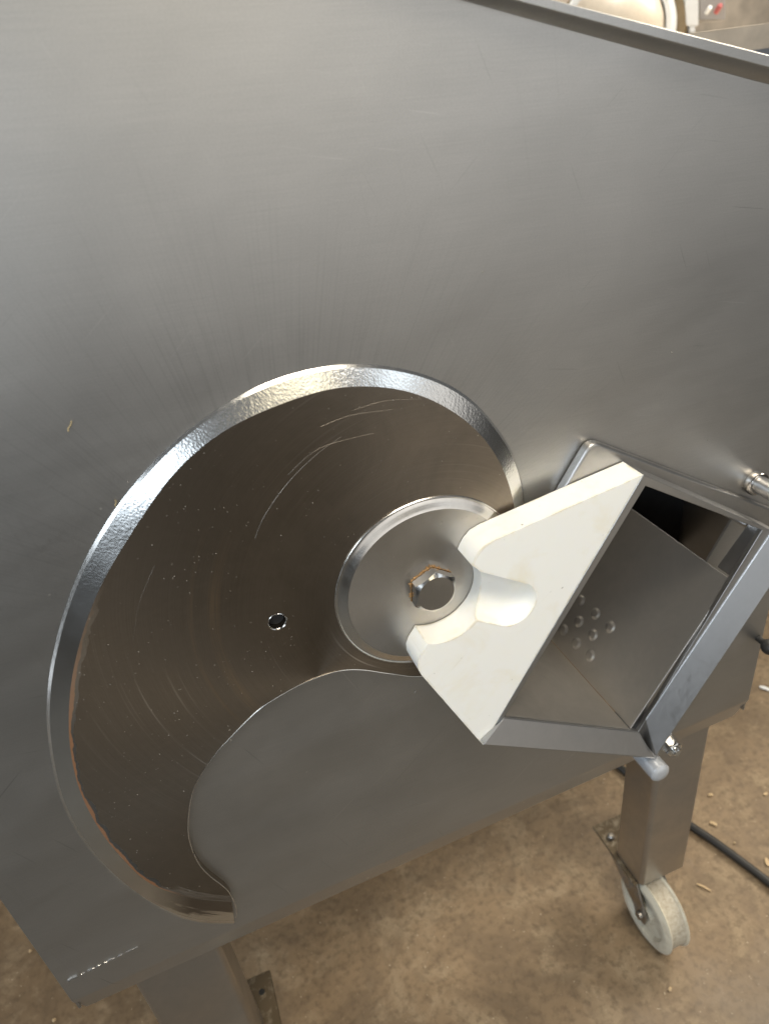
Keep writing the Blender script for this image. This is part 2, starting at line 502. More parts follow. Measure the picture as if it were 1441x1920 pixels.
def m_floor():
    s = NT('brown_concrete')
    v = s.mapping()
    a = s.noise(v, 2.2, 6, .65, .6)
    b = s.noise(v, 11, 6, .7, .4)
    c2 = s.noise(v, 70, 5, .7)
    c = s.mix(s.ramp(a, .3, .7), (0.265, 0.186, 0.108), (0.145, 0.099, 0.056))
    c = s.mix(s.ramp(b, .50, .66, 0, .7), c, (0.34, 0.26, 0.165))
    c = s.mix(s.ramp(c2, .48, .66, 0, .7), c, (0.11, 0.075, 0.042))
    st_ = s.ramp(s.noise(v, 4.3, 4, .7, 1.5), .50, .60)
    c = s.mix(s.math('MULTIPLY', st_, .35), c, (0.10, 0.07, 0.042))
    c = s.mix(s.math('MULTIPLY', s.ramp(s.noise(v, 130, 2, .5), .70, .76), .6), c, (0.55, 0.46, 0.33))
    # the slab in front of the machine is greyer, less dusty concrete
    sp = s.new('ShaderNodeSeparateXYZ'); s.l(s.tc.outputs['Object'], sp.inputs[0])
    slab = s.ramp(s.math('ADD', sp.outputs[1], s.ramp(a, 0, 1, -.2, .2)), -.05, -.40)
    c = s.mix(slab, c, s.mix(s.ramp(b, .3, .7), (0.15, 0.138, 0.119), (0.10, 0.092, 0.08)))
    s.set(Base_Color=c, Roughness=s.ramp(b, .3, .7, .48, .75), Normal=s.bump(c2, .35, .004))
    return s.m

def m_plain(name, col, rough=.5, metal=0.0, var=.15, scale=30, emit=None):
    s = NT(name)
    n = s.noise(s.mapping(), scale, 5, .6, .3)
    c = s.mix(s.ramp(n, .3, .7), col, tuple(x * (1 - var * 2) for x in col))
    s.set(Base_Color=c, Metallic=metal, Roughness=s.ramp(n, .3, .7, max(0, rough - .06), min(1, rough + .08)), Normal=s.bump(n, .08, .001))
    return s.m

def m_dirty(name, clean, dirty, rough, metal, lo=.42, hi=.58, scale=40, dmetal=0.0):
    s = NT(name)
    n = s.noise(s.mapping(), scale, 6, .7, .5)
    f = s.ramp(n, lo, hi)
    s.set(Base_Color=s.mix(f, clean, dirty), Metallic=s.ramp(f, 0, 1, metal, dmetal), Roughness=s.ramp(f, 0, 1, rough, .85), Normal=s.bump(n, .3, .002))
    return s.m

PANEL = m_panel()
STEEL = m_steel('satin_stainless', (0.50, 0.485, 0.465), 0.37)
CHUTE = m_steel('chute_stainless', (0.50, 0.475, 0.44), 0.38, bump=.02, metal=.82)
BARM = m_steel('frame_stainless', (0.53, 0.525, 0.52), 0.37)
BLADE = m_blade(); BEVEL = m_bevel(); HUB = m_hub(); WHITE = m_white(); FLOOR = m_floor()
EDGE = m_steel('polished_cutting_edge', (0.86, 0.85, 0.82), 0.20, var=.02)
BOLT = m_steel('bolt_steel', (0.66, 0.63, 0.59), 0.18, var=.03)
ZINC = m_steel('zinc_bolt', (0.7, 0.69, 0.66), 0.18, var=.05)
CASTP = m_dirty('dirty_caster_plate', (0.30, 0.25, 0.18), (0.10, 0.072, 0.04), .5, .4, .25, .5, 60)
FORK = m_dirty('fork_steel', (0.34, 0.32, 0.29), (0.13, 0.105, 0.075), .38, 1.0, .5, .7, 50)
TYRE = m_dirty('worn_white_nylon', (0.60, 0.565, 0.46), (0.36, 0.30, 0.21), .5, 0.0, .48, .75, 24)
TREAD = m_dirty('scuffed_tread', (0.50, 0.46, 0.37), (0.33, 0.28, 0.21), .7, 0.0, .35, .7, 160)
DARK = m_plain('shade_black', (0.02, 0.02, 0.021), .6)  # near-black used in place of shade behind openings
BLACK = m_plain('black_rubber', (0.025, 0.024, 0.022), .5)
SCR = m_plain('bright_scratch', (0.36, 0.33, 0.29), .42, 1.0)
RIM = m_steel('turned_rim_steel', (0.78, 0.755, 0.71), 0.20, var=.03, grain=(80, 80, 80))
WELD = m_steel('weld_metal', (0.8, 0.78, 0.74), .25)
GREASE = m_plain('orange_grease', (0.40, 0.23, 0.09), .45, var=.3, scale=300)
STRAW = m_plain('straw_crumb', (0.55, 0.44, 0.24), .7)
DUST = m_plain('pale_dust', (0.36, 0.335, 0.29), .8)
CHIP = m_plain('wood_chip', (0.62, 0.46, 0.27), .8, var=.2, scale=60)
BEIGE = m_plain('beige_enamel', (0.62, 0.55, 0.45), .3, var=.06)
WPAINT = m_plain('white_enamel', (0.82, 0.84, 0.84), .35, var=.03)
GPAINT = m_plain('grey_enamel', (0.34, 0.32, 0.30), .4, var=.05)
RED = m_plain('red_knob', (0.45, 0.10, 0.10), .35)
BROWN = m_plain('brown_band', (0.26, 0.19, 0.10), .5)
PIN = m_plain('grey_pin_paint', (0.50, 0.52, 0.55), .35, .3, var=.05)
TABLE = m_plain('worn_pale_table', (0.64, 0.56, 0.46), .45, var=.2, scale=9)
SHELL = m_steel('machine_stainless', (0.6, 0.58, 0.55), .35)

FZ = -1.430                      # floor level

# ------------------------------------------------------------------ floor
bm = bmesh.new()
N = 40
for_rows = []
for i in range(N + 1):
    row = []
    for j in range(N + 1):
        row.append(bm.verts.new((-14 + 28 * i / N, -12 + 28 * j / N, FZ)))
    for_rows.append(row)
for i in range(N):
    for j in range(N):
        bm.faces.new((for_rows[i][j], for_rows[i + 1][j], for_rows[i + 1][j + 1], for_rows[i][j + 1]))
floor = mesh_obj('floor', bm, FLOOR)
tag(floor, 'scuffed brown concrete workshop floor under the slicing machine', kind='structure')

# ------------------------------------------------------------------ machine
machine = empty('slicing_machine', (0.2, 0.15, FZ))
tag(machine, 'stainless steel slicing machine with dark sickle blade, white plastic block and square chute', 'slicing machine')

P2 = lambda px, py, y: (lambda w: (w.x, w.z))(at(px, py, y))

# panel corners (x, z)
xl, xr = -0.292, 0.684
tA, tB = at(1039, 0, -.0125), at(1441, 103, -.0125)
top = lambda x: tA.z + (tB.z - tA.z) / (tB.x - tA.x) * (x - tA.x)
botf = lambda x: -0.932 + (x + 0.291) * 0.0345          # lower edge
fold = lambda x: botf(x) + 0.056
YF, FR = -0.046, -0.046          # front plane of the white block and of the chute frame

# chute outline in the front plane
cTL = Vector(P2(1205, 890, YF)); cBL = Vector(P2(905, 1397, YF))
cBR = Vector(P2(1230, 1423, YF)); cTRp = Vector(P2(1441, 992, YF))
cTR = cTL + (cTRp - cTL) * 1.12
iTL = Vector(P2(1209, 911, YF)); iTR = Vector(P2(1428, 994, YF)); iBR = Vector(P2(1196, 1372, YF)); iBL = Vector(P2(944, 1345, YF))

# hole through the panel, inside the chute outline
hole = [iTL.lerp(iBR, .02), iTR.lerp(iTL, -.04), iBR.lerp(iTL, -.035), iBL.lerp(iTR, -.012)]

def panel_bm():
    bm = bmesh.new()
    outer = [(xl, fold(xl)), (xr, fold(xr)), (xr, top(xr)), (xl, top(xl))]
    tris = tessellate_polygon([[Vector((p[0], p[1], 0)) for p in outer], [Vector((h[0], h[1], 0)) for h in hole]])
    flat = outer + [tuple(h) for h in hole]
    T = 0.003
    f = [bm.verts.new((p[0], 0, p[1])) for p in flat]
    b = [bm.verts.new((p[0], T, p[1])) for p in flat]
    for t in tris:
        bm.faces.new([f[i] for i in t]); bm.faces.new([b[i] for i in reversed(t)])
    for i, j in ((1, 2), (2, 3), (3, 0), (4, 5), (5, 6), (6, 7), (7, 4)):
        bm.faces.new((f[i], f[j], b[j], b[i]))
    # lower flange bent slightly inwards, rounded fold
    segs = [(0.0, 0.0), (0.003, 0.0003), (0.006, 0.0011), (0.010, 0.0024), (0.056, 0.0200)]
    pf = [(f[0], f[1], b[0], b[1])]
    for d, y in segs[1:]:
        q = []
        for yy in (0, T):
            q.append(bm.verts.new((xl, y + yy, fold(xl) - d))); q.append(bm.verts.new((xr, y + yy, fold(xr) - d)))
        a = pf[-1]; n = (q[0], q[1], q[2], q[3])
        bm.faces.new((a[0], a[1], n[1], n[0])); bm.faces.new((a[3], a[2], n[2], n[3]))
        bm.faces.new((a[0], n[0], n[2], a[2])); bm.faces.new((a[1], a[3], n[3], n[1]))
        pf.append(n)
    a = pf[-1]; bm.faces.new((a[0], a[1], a[3], a[2]))
    return bm
panel = mesh_obj('front_panel', panel_bm(), PANEL, machine, smooth=True, angle=25)

# hem along the sloping top edge: a small roll standing proud of the sheet
bm = bmesh.new()
prof = [(0.0, -0.0175), (-0.0006, -0.0172), (-0.0020, -0.0155), (-0.0050, -0.0128), (-0.0090, -0.0102), (-0.0118, -0.0090), (-0.0125, -0.0080), (-0.0123, -0.0006), (-0.0118, 0.0), (0.004, -0.006), (0.004, -0.0175)]
ends = []
for x, k_ in ((xl - .002, .45), (.26, .60), (tA.x, .72), (tB.x, 1.0), (xr + .002, 1.1)):     # the fold narrows to the left
    ends.append([bm.verts.new((x, y, top(x) + z * k_)) for y, z in prof])
n = len(prof)
for E0, E1 in zip(ends, ends[1:]):
    for i in range(n):
        j = (i + 1) % n
        bm.faces.new((E0[i], E0[j], E1[j], E1[i]))
bm.faces.new(ends[0]); bm.faces.new(list(reversed(ends[-1])))
mesh_obj('top_hem', bm, PANEL, machine, smooth=True, angle=17)

# sides and back of the body (dark inside)
for x0, x1 in ((xl, xl + .003), (xr - .003, xr)):
    bm = hexa([(x0, .0035, botf(x0) + .03), (x0, .0035, top(x0) - .005), (x0, .34, top(x0) - .30), (x0, .34, botf(x0) + .03)],
              [(x1, .0035, botf(x0) + .03), (x1, .0035, top(x0) - .005), (x1, .34, top(x0) - .30), (x1, .34, botf(x0) + .03)])
    mesh_obj('side_panel', bm, STEEL, machine)
bm = hexa([(xl + .004, .33, botf(xl) + .03), (xr - .004, .33, botf(xr) + .03), (xr - .004, .33, top(xr) - .3), (xl + .004, .33, top(xl) - .3)],
          [(xl + .004, .335, botf(xl) + .03), (xr - .004, .335, botf(xr) + .03), (xr - .004, .335, top(xr) - .3), (xl + .004, .335, top(xl) - .3)])
mesh_obj('back_panel', bm, STEEL, machine)
# near-black sheet standing in for the interior shade seen through the chute opening
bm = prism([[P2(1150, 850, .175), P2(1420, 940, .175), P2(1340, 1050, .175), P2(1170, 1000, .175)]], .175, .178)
mesh_obj('shade_sheet', bm, DARK, machine)

# weld along the fold at the left
for k, (a, b_, w) in enumerate(((127, 146, .0032), (152, 160, .002), (165, 177, .0025), (181, 189, .0018), (196, 216, .0026), (221, 231, .002), (236, 258, .0014))):
    y0 = 1838 - (a - 130) * .49; y1 = 1838 - (b_ - 130) * .49
    A = at(a, y0, -0.0003); B = at(b_, y1, -0.0003)
    pts = [A.lerp(B, t) + Vector((0, 0, random.uniform(-1, 1) * .0007)) for t in (0, .25, .5, .75, 1)]
    o = mesh_obj('weld_bead', tube(pts, w * .28, 8), WELD, panel, smooth=True)

# ------------------------------------------------------------------ blade
YB = -0.0085                     # front face of the blade
outer_px = [(985, 960), (983.3, 932), (973, 874), (944, 820), (900, 762), (849, 723), (781, 696), (696, 682), (628, 682.5), (529.7, 704), (454.7, 737), (379.8, 785.5), (304.8, 847), (229.9, 933.6), (173.7, 1020), (128.7, 1117), (95, 1244.6), (87, 1328), (91, 1394), (112, 1495), (146.7, 1564), (195, 1627), (250.8, 1673.6), (303, 1706.6), (355, 1727), (407, 1733), (440, 1731)]
inner_px = [(966, 965), (963, 939), (947.6, 888), (920, 837), (883, 796), (838.8, 764), (781, 736.7), (723, 724.8), (672, 723), (614, 728), (529.7, 755.6), (447, 791), (398.5, 821), (342, 868), (297, 922), (248.6, 997), (203.7, 1068.5), (173.7, 1132), (151, 1199.6), (134.6, 1269), (128.7, 1338.8), (131, 1401), (145, 1470.6), (164, 1515.8), (198.8, 1574.7), (233.5, 1613), (264.7, 1647.6), (303, 1668), (345, 1681), (389.6, 1689), (434.7, 1691)]
tip_px = [(440, 1731), (442.5, 1718), (443, 1703), (436.5, 1685.8), (424.3, 1666.7), (393, 1642), (372, 1618), (356.7, 1581.7), (352.5, 1547), (358.4, 1495), (372, 1460), (400, 1418.6), (434.7, 1380), (479.8, 1335), (511, 1312.8), (556, 1287), (600, 1268), (640, 1257), (680, 1256), (730, 1263), (790, 1268), (860, 1250), (930, 1190), (975, 1090), (990, 1000), (985, 960)]
NB = 260
def line_at(pxs, y, n=NB, it=6):
    L = [at(a, b, y) for a, b in pxs]
    L = catmull(L, n)
    return smooth_line(L, 40)
Lout = line_at(outer_px, -0.0008)              # cutting edge
Lin = line_at(inner_px, YB)                    # foot of the bevel
Led = []                                       # line between bevel and micro bevel
for o_, i_ in zip(Lout, Lin):
    Led.append(o_.lerp(i_, .14) + Vector((0, -.0012, 0)))
hub = at(804, 1094, YB)
hub = Vector((hub.x, 0, hub.z))
blade = empty('sickle_blade', hub - machine.location, machine)
def strip(A, B, name, mat, parent, t0=0.0, t1=1.0):
    bm = bmesh.new(); uvl = bm.loops.layers.uv.new('UVMap')
    K = 4 if name == 'bevel' else 1
    rows = []
    for a, b in zip(A, B):
        rows.append([bm.verts.new(a.lerp(b, k / K)) for k in range(K + 1)])
    n = len(rows)
    for i in range(n - 1):
        for k in range(K):
            fc = bm.faces.new((rows[i][k], rows[i + 1][k], rows[i + 1][k + 1], rows[i][k + 1]))
            for lp, (s_, t_) in zip(fc.loops, ((i, k), (i + 1, k), (i + 1, k + 1), (i, k + 1))):
                lp[uvl].uv = (s_ / (n - 1), t0 + (t1 - t0) * t_ / K)
    return bm
def setnorm(o):
    me = o.data
    c = sum((p.normal.y * p.area for p in me.polygons))
    if c > 0: me.flip_normals()
o = mesh_obj('bevel', strip(Lout and Led, Lin, 'bevel', BEVEL, blade), BEVEL, blade, smooth=True, origin=hub); setnorm(o)
# cutting edge: thin solid strip between back and bevel
bm = bmesh.new()
prev = None
for a, b in zip(Lout, Led):
    q = [bm.verts.new(a), bm.verts.new(b), bm.verts.new(b + Vector((0, .0018, 0))), bm.verts.new(a + Vector((0, .0003, 0)))]
    if prev:
        for i in range(4):
            j = (i + 1) % 4
            bm.faces.new((prev[i], q[i], q[j], prev[j]))
    prev = q
mesh_obj('cutting_edge', bm, EDGE, blade, smooth=True, origin=hub, angle=20)
# flat body with a UV strip along the bevel foot
tipc = smooth_line(catmull([at(a, b, YB) for a, b in tip_px], 300), 3)
SW = 0.016
Loff = []
for i, p in enumerate(Lin):
    d = (Lin[min(i + 1, NB - 1)] - Lin[max(i - 1, 0)]).normalized()
    nrm = Vector((d.z, 0, -d.x))
    if nrm.dot(Vector((hub.x, YB, hub.z)) - p) < 0 and i < NB * .9: nrm = -nrm
    if i >= NB * .9:
        if nrm.dot(last) < 0: nrm = -nrm
    last = nrm
    Loff.append(p + nrm * SW)
endp = at(433.5, 1679, YB)
for i in range(int(NB * .86), NB):
    f_ = (i - NB * .86) / (NB * .14 - 1); f_ = min(1, f_)
    Loff[i] = Loff[i].lerp(Lin[i] + (endp - Lin[-1]), f_)
bm = bmesh.new(); uvl = bm.loops.layers.uv.new('UVMap')
va = [bm.verts.new(p) for p in Lin]; vb = [bm.verts.new(p) for p in Loff]
for i in range(NB - 1):
    fc = bm.faces.new((va[i], va[i + 1], vb[i + 1], vb[i]))
    for lp, (s_, t_) in zip(fc.loops, ((i, 0), (i + 1, 0), (i + 1, 1), (i, 1))):
        lp[uvl].uv = (s_ / (NB - 1), t_)
# inner outline: offset line then the tip/inner edge after it passes the offset end
e = Loff[-1]
k0 = min(range(len(tipc)), key=lambda k: (tipc[k] - e).length)
inner_edge = tipc[k0:]
poly = [Vector((p.x, p.z, 0)) for p in Loff] + [Vector((p.x, p.z, 0)) for p in inner_edge[1:]]
vpoly = vb + [bm.verts.new(p) for p in inner_edge[1:]]
hc = at(520, 1166, YB)
HR = 0.0084
hp = [Vector((hc.x + HR * math.cos(2 * math.pi * k / 32), hc.z + HR * math.sin(2 * math.pi * k / 32), 0)) for k in range(32)]
vh = [bm.verts.new((p.x, YB, p.y)) for p in hp]
allv = vpoly + vh
for t in tessellate_polygon([poly, hp]):
    try:
        fc = bm.faces.new([allv[i] for i in t])
        for lp in fc.loops: lp[uvl].uv = (0, 1)
    except ValueError:
        pass
# walls: tip and inner edge (with a small rounded arris), and the hole
side = [Lin[-1]] + [e] + inner_edge[1:]
sv = [va[-1], vb[-1]] + vpoly[NB:]
s2 = [bm.verts.new((v.co.x, YB + .0088, v.co.z)) for v in sv]
for i in range(len(sv) - 1):
    fc = bm.faces.new((sv[i], sv[i + 1], s2[i + 1], s2[i]))
    for lp in fc.loops: lp[uvl].uv = (0, 1)
h2 = [bm.verts.new((v.co.x, YB + .0088, v.co.z)) for v in vh]
for i in range(32):
    j = (i + 1) % 32
    bm.faces.new((vh[i], vh[j], h2[j], h2[i]))
o = mesh_obj('blade_plate', bm, BLADE, blade, smooth=True, origin=hub, angle=30)
# orient all normals to the viewer's side
setnorm(o)
# bright arris of the inner edge, chamfered rim of the hole
ar = [p + Vector((0, -.0001, 0)) for p in tipc[4:230]]
mesh_obj('worn_arris', tube(ar, .0005, 6), EDGE, blade, smooth=True, origin=hub)
bm = lathe_y([(HR + .0011, YB - .0001), (HR + .0007, YB - .0004), (HR + .0001, YB - .0001), (HR - .0003, YB + .0006)], hc, 48)
mesh_obj('hole_rim', bm, BOLT, blade, smooth=True, origin=hub)
mesh_obj('hole_shade', lathe_y([(0, -.0012), (HR - .0003, -.0012), (HR - .0003, -.0005)], hc, 32), DARK, blade, origin=hub)  # dark disc standing in for the shade inside the blade hole

for pl, w_ in ((((478, 1010), (497, 965), (540, 905), (590, 855), (640, 818)), .00016), (((660, 770), (720, 752), (790, 748)), .00012), (((600, 800), (660, 778), (735, 768)), .00012), (((540, 890), (600, 840), (700, 812)), .0001), (((250, 1200), (262, 1130), (290, 1060)), .0001)):
    mesh_obj('scratch', tube(catmull([at(a, b, YB - .0001) for a, b in pl], 24), w_, 5), SCR, blade, origin=hub)

# ------------------------------------------------------------------ hub and bolt
hb = YB
HT = .0048                       # how far the hub face stands proud of the blade
hubo = mesh_obj('hub_flange', lathe_y([(.0868, hb + .0002), (.0868, hb - HT), (.080, hb - HT), (.050, hb - HT), (.030, hb - HT), (0, hb - HT)], (hub.x, 0, hub.z), 160), HUB, blade, smooth=True, origin=hub, angle=14)
prof = [(.0992, hb + .0002), (.0992, hb - .0008), (.0987, hb - .0014), (.0976, hb - .0016), (.0968, hb - .0009), (.0962, hb - .0010),
        (.0930, hb - .0024), (.0900, hb - .0037), (.0876, hb - .0048), (.0869, hb - .0050), (.0869, hb - .003)]
mesh_obj('hub_rim', lathe_y(prof, (hub.x, 0, hub.z), 160), RIM, hubo, smooth=True, origin=hub, angle=18)
def hex_bolt(c, y0, H, rf, rt, n=72, rot=0.0):
    bm = bmesh.new()
    rings = []
    def rh(a):
        a = (a - rot) % (math.pi / 3) - math.pi / 6
        return rf / math.cos(a)
    angs = [2 * math.pi * k / n for k in range(n)]
    rings.append([bm.verts.new((c[0] + rh(a) * math.cos(a), y0, c[2] + rh(a) * math.sin(a))) for a in angs])
    rings.append([bm.verts.new((c[0] + rh(a) * math.cos(a), y0 - (H - (rh(a) - rt) * .62), c[2] + rh(a) * math.sin(a))) for a in angs])
    rings.append([bm.verts.new((c[0] + rt * math.cos(a), y0 - H, c[2] + rt * math.sin(a))) for a in angs])
    for A, B in zip(rings, rings[1:]):
        for k in range(n):
            j = (k + 1) % n
            bm.faces.new((A[k], A[j], B[j], B[k]))
    bm.faces.new(rings[-1])
    return bm
bc = at(807.0, 1099.0, hb - HT)
mesh_obj('hex_bolt', hex_bolt(bc, hb - HT,  .0142, .0210, .0192, rot=math.radians(25)), BOLT, hubo, smooth=True, origin=(bc.x, hb, bc.z), angle=14)
# orange grease squeezed out round the upper side of the bolt
bm = bmesh.new()
pr = None
for k in range(70):
    a = math.radians(22 + 185 * k / 69)
    nz = noise.noise(Vector((k * .83, 0, 3))) + .8 * noise.noise(Vector((k * .17, 5, 3)))
    r0 = .0210 / math.cos((a - math.radians(25)) % (math.pi / 3) - math.pi / 6) + .0004
    w = max(.00015, .0006 + .0075 * nz) * math.sin(math.pi * (k + .5) / 70) ** .4
    h = .0012 + .0014 * abs(noise.noise(Vector((k * .4, 9, 1))))
    cs, sn = math.cos(a), math.sin(a)
    q = [bm.verts.new((bc.x + r * cs, y, bc.z + r * sn)) for r, y in ((r0 - .0005, hb - HT - .0001), (r0, hb - HT - .0001 - h), (r0 + w * .5, hb - HT - .0001 - h * .8), (r0 + w, hb - HT + .0001))]
    if pr:
        for i in range(3): bm.faces.new((pr[i], q[i], q[i + 1], pr[i + 1]))
    pr = q
mesh_obj('grease_residue', bm, GREASE, hubo, smooth=True, origin=(bc.x, hb, bc.z))

# ------------------------------------------------------------------ white block
YK = -0.0140                     # its back plane, just clear of the hub flange
R = 0.047
front_px = [(1205, 890), (1120, 927), (1045, 960), (960, 998)]
pts = [Vector(P2(a, b, YF)) for a, b in front_px]
pts += [Vector(P2(a, b, YF)) for a, b in ((928, 1012), (908, 1024), (896, 1038), (889, 1050))]
hx, hz = bc.x, bc.z
a0 = math.atan2(P2(884, 1062, YF)[1] - hz, P2(884, 1062, YF)[0] - hx)
a1 = math.atan2(P2(797, 1218, YF)[1] - hz, P2(797, 1218, YF)[0] - hx)
NA = 40
for k in range(NA + 1):
    a = a0 + (a1 - a0) * k / NA
    pts.append(Vector((hx + R * math.cos(a), hz + R * math.sin(a))))
pts += [Vector(P2(a, b, YF)) for a, b in ((788, 1229), (783, 1243), (784, 1255), (790, 1266), (905, 1397))]
bm = prism([[tuple(p) for p in pts]], YF, YK)
wb = mesh_obj('white_plastic_block', bm, WHITE, machine)
# pocket milled into the front: capsule cutter, flattened in depth
s0 = Vector(P2(860, 1110, YF)); s1 = Vector(P2(962, 1134, YF)) 
d = (s1 - s0).normalized()
RC = 0.0262
cut = bmesh.new()
bmesh.ops.create_uvsphere(cut, u_segments=48, v_segments=24, radius=1.0)
for v in cut.verts:
    x, y, z = v.co
    # z is the long axis here
    ln = z * RC + ((s1 - s0).length if z > 0 else 0)
    w_ = x * RC * (1.0 if z > 0 else 1.0)
    v.co = Vector((s0.x + d.x * ln - d.y * w_, YF - .0003 + y * RC * .62, s0.y + d.y * ln + d.x * w_))
me = bpy.data.meshes.new('cutter'); bmesh.ops.recalc_face_normals(cut, faces=cut.faces); cut.to_mesh(me); cut.free()
co = bpy.data.objects.new('cutter', me); COL.objects.link(co)
md = wb.modifiers.new('cut', 'BOOLEAN'); md.operation = 'DIFFERENCE'; md.object = co; md.solver = 'EXACT'
co.location = (0, 0, 0)
bpy.context.view_layer.update()
dg = bpy.context.evaluated_depsgraph_get()
nm = bpy.data.meshes.new_from_object(wb.evaluated_get(dg))
wb.modifiers.clear(); wb.data = nm
bpy.data.objects.remove(co)
nm.materials.clear(); nm.materials.append(WHITE)
add_bevel(wb, .0011, 3, 40)

# ------------------------------------------------------------------ chute
chute = empty('chute', Vector((cTL.x, 0, cTL.y)) - machine.location, machine)
def off(p, q, d):
    v = (Vector(q) - Vector(p)).normalized(); return Vector((-v.y, v.x)) * d
# square tube: rim plate and walls
eps = .0006
oTL = cTL + (cTR - cTL).normalized() * eps; oBL = cBL + (cBR - cBL).normalized() * eps
o = mesh_obj('front_rim', prism([[tuple(oTL), tuple(cTR), tuple(cBR + (cBR - cBL).normalized() * .0), tuple(oBL)],
                            [tuple(iTL), tuple(iTR), tuple(iBR), tuple(iBL)]], FR, FR + .006), BARM, chute)
add_bevel(o, .0008, 2)
def wall_strip(a, b, t_in, y0, y1, name, mat):
    n = off(a, b, t_in)
    q = [tuple(a), tuple(b), tuple(Vector(b) + n), tuple(Vector(a) + n)]
    return mesh_obj(name, prism([q], y0, y1), mat, chute)
# top outer wall of the tube running back to the mounting plate
c4 = cTR
bm = prism([[tuple(oTL), tuple(cTR), tuple(cTR + (iTR - iTL).normalized() * 0 + Vector((0, -.006))), tuple(oTL + Vector((.0035, -.0065)))]], FR + .0061, .0)
o = mesh_obj('top_wall', bm, BARM, chute)
# left inner wall (its back against the white block)
bm = prism([[tuple(oTL), tuple(oTL + Vector((.004, -.004))), tuple(oBL + Vector((.006, .004))), tuple(oBL)]], FR + .0061, .17)
mesh_obj('left_wall', bm, CHUTE, chute)

# inner sleeve: right plate with raised dimples and bottom plate, sloping back through the panel
YD = .17
A_top = Vector(P2(1368, 1086, FR + .004)); A_bot = Vector(P2(1180, 1366, FR + .004)); B_left = Vector(P2(950, 1341, FR + .004))
def slab(a, b, th, y0, y1, name, mat):
    n = off(a, b, th)
    q = [tuple(a), tuple(b), tuple(b + n), tuple(a + n)]
    o = mesh_obj(name, prism([q], y0, y1), mat, chute)
    add_bevel(o, .0011, 3)
    return o
rp = slab(A_bot, A_top, -.0025, FR + .0035, YD, 'dimpled_plate', CHUTE)
slab(B_left, A_bot + (A_bot - B_left).normalized() * -.0003, -.0025, FR + .0035, YD, 'bottom_plate', CHUTE)
# shorter plate above, set back, and outer right wall of the tube
B0 = Vector(P2(1372, 1083, FR + .008)); B1 = Vector(P2(1436, 996, FR + .008))
slab(B0, B1, -.003, FR + .0075, -.013, 'upper_plate', BARM)
# lower rim channel beneath the bottom plate
L0 = Vector(P2(925, 1372, FR - .001)); 
# dimples
dax = (A_top - A_bot).normalized()
nrm = Vector((-dax.y, dax.x))
def on_plate(px, py):
    """where the ray through a pixel meets the dimpled plate"""
    r = ray(px, py)
    n3 = Vector((nrm.x, 0, nrm.y)); p0 = Vector((A_bot.x, 0, A_bot.y))
    t = (p0 - CAM).dot(n3) / r.dot(n3)
    return CAM + r * t
n3 = Vector((nrm.x, 0, nrm.y))
if n3.dot(CAM - Vector((A_bot.x, 0, A_bot.y))) < 0: n3 = -n3
for zx, zy in ((240, 1005), (322, 1078), (403, 1150), (232, 1120), (308, 1193), (148, 1165), (218, 1238), (293, 1306)):
    p = on_plate(1000 + zx / 2.909 + 5, 780 + zy / 2.909)
    rr = .0078
    bm = lathe_axis([(rr * 1.15, .00005), (rr * .95, .0005), (rr * .78, .0018), (rr * .6, .0022), (rr * .25, .0023), (0, .0023)], p, n3, 24)
    mesh_obj('dimple', bm, CHUTE, rp, smooth=True)

# angled door frame standing in front of the opening: right bar and lower bar
bar_y0, bar_y1 = FR - .016, FR - .0005
def quad_bar(pxs, y0, y1, name, mat, bev=.0012):
    q = [P2(a, b, y0) for a, b in pxs]
    o = mesh_obj(name, prism([q], y0, y1), mat, chute)
    add_bevel(o, bev, 3)
    return o
# the bar's face is turned a little to the upper left
fl = [(at(1458, 978, FR - .001)), (at(1480, 1046, FR - .0225)), (at(1229, 1419, FR - .0225)), (at(1209, 1350, FR - .001))]
o = mesh_obj('right_bar', hexa(fl, [Vector((p.x, FR + .002, p.z)) for p in fl]), BARM, chute); add_bevel(o, .0012, 3)
fl = [at(944, 1347, FR - .0012), at(1198, 1374, FR - .0012), at(1226, 1420, FR - .018), at(907, 1396, FR - .009)]
o = mesh_obj('lower_bar', hexa(fl, [Vector((p.x, FR - .0004, p.z)) for p in fl]), BARM, chute); add_bevel(o, .0008, 2)
# pivot pin under the lower corner, pointing at the viewer
pc = at(1239, 1452, -.060)
bm = lathe_y([(.0, -.0625), (.006, -.0620), (.0115, -.0605), (.0142, -.0575), (.0142, -.004), (0, -.004)], pc, 48)
mesh_obj('pivot_pin', bm, PIN, chute, smooth=True)
# corner bolt with nut
nb = at(1262, 1404, -.046)
mesh_obj('hex_nut', hex_bolt(nb, -.040, .009, .0105, .0095, 36, .2), ZINC, chute, smooth=True, angle=14)
bm = lathe_y([(0, -.0545), (.0045, -.0545), (.0062, -.053), (.0066, -.049)], nb, 24)
mesh_obj('bolt_end', bm, ZINC, chute, smooth=True)
bm = prism([[P2(1228, 1428, -.043), P2(1272, 1426, -.043), P2(1283, 1400, -.043), P2(1262, 1378, -.043), P2(1236, 1404, -.043)]], -.040, -.0005)
add_bevel(mesh_obj('corner_lug', bm, STEEL, chute), .001, 2)
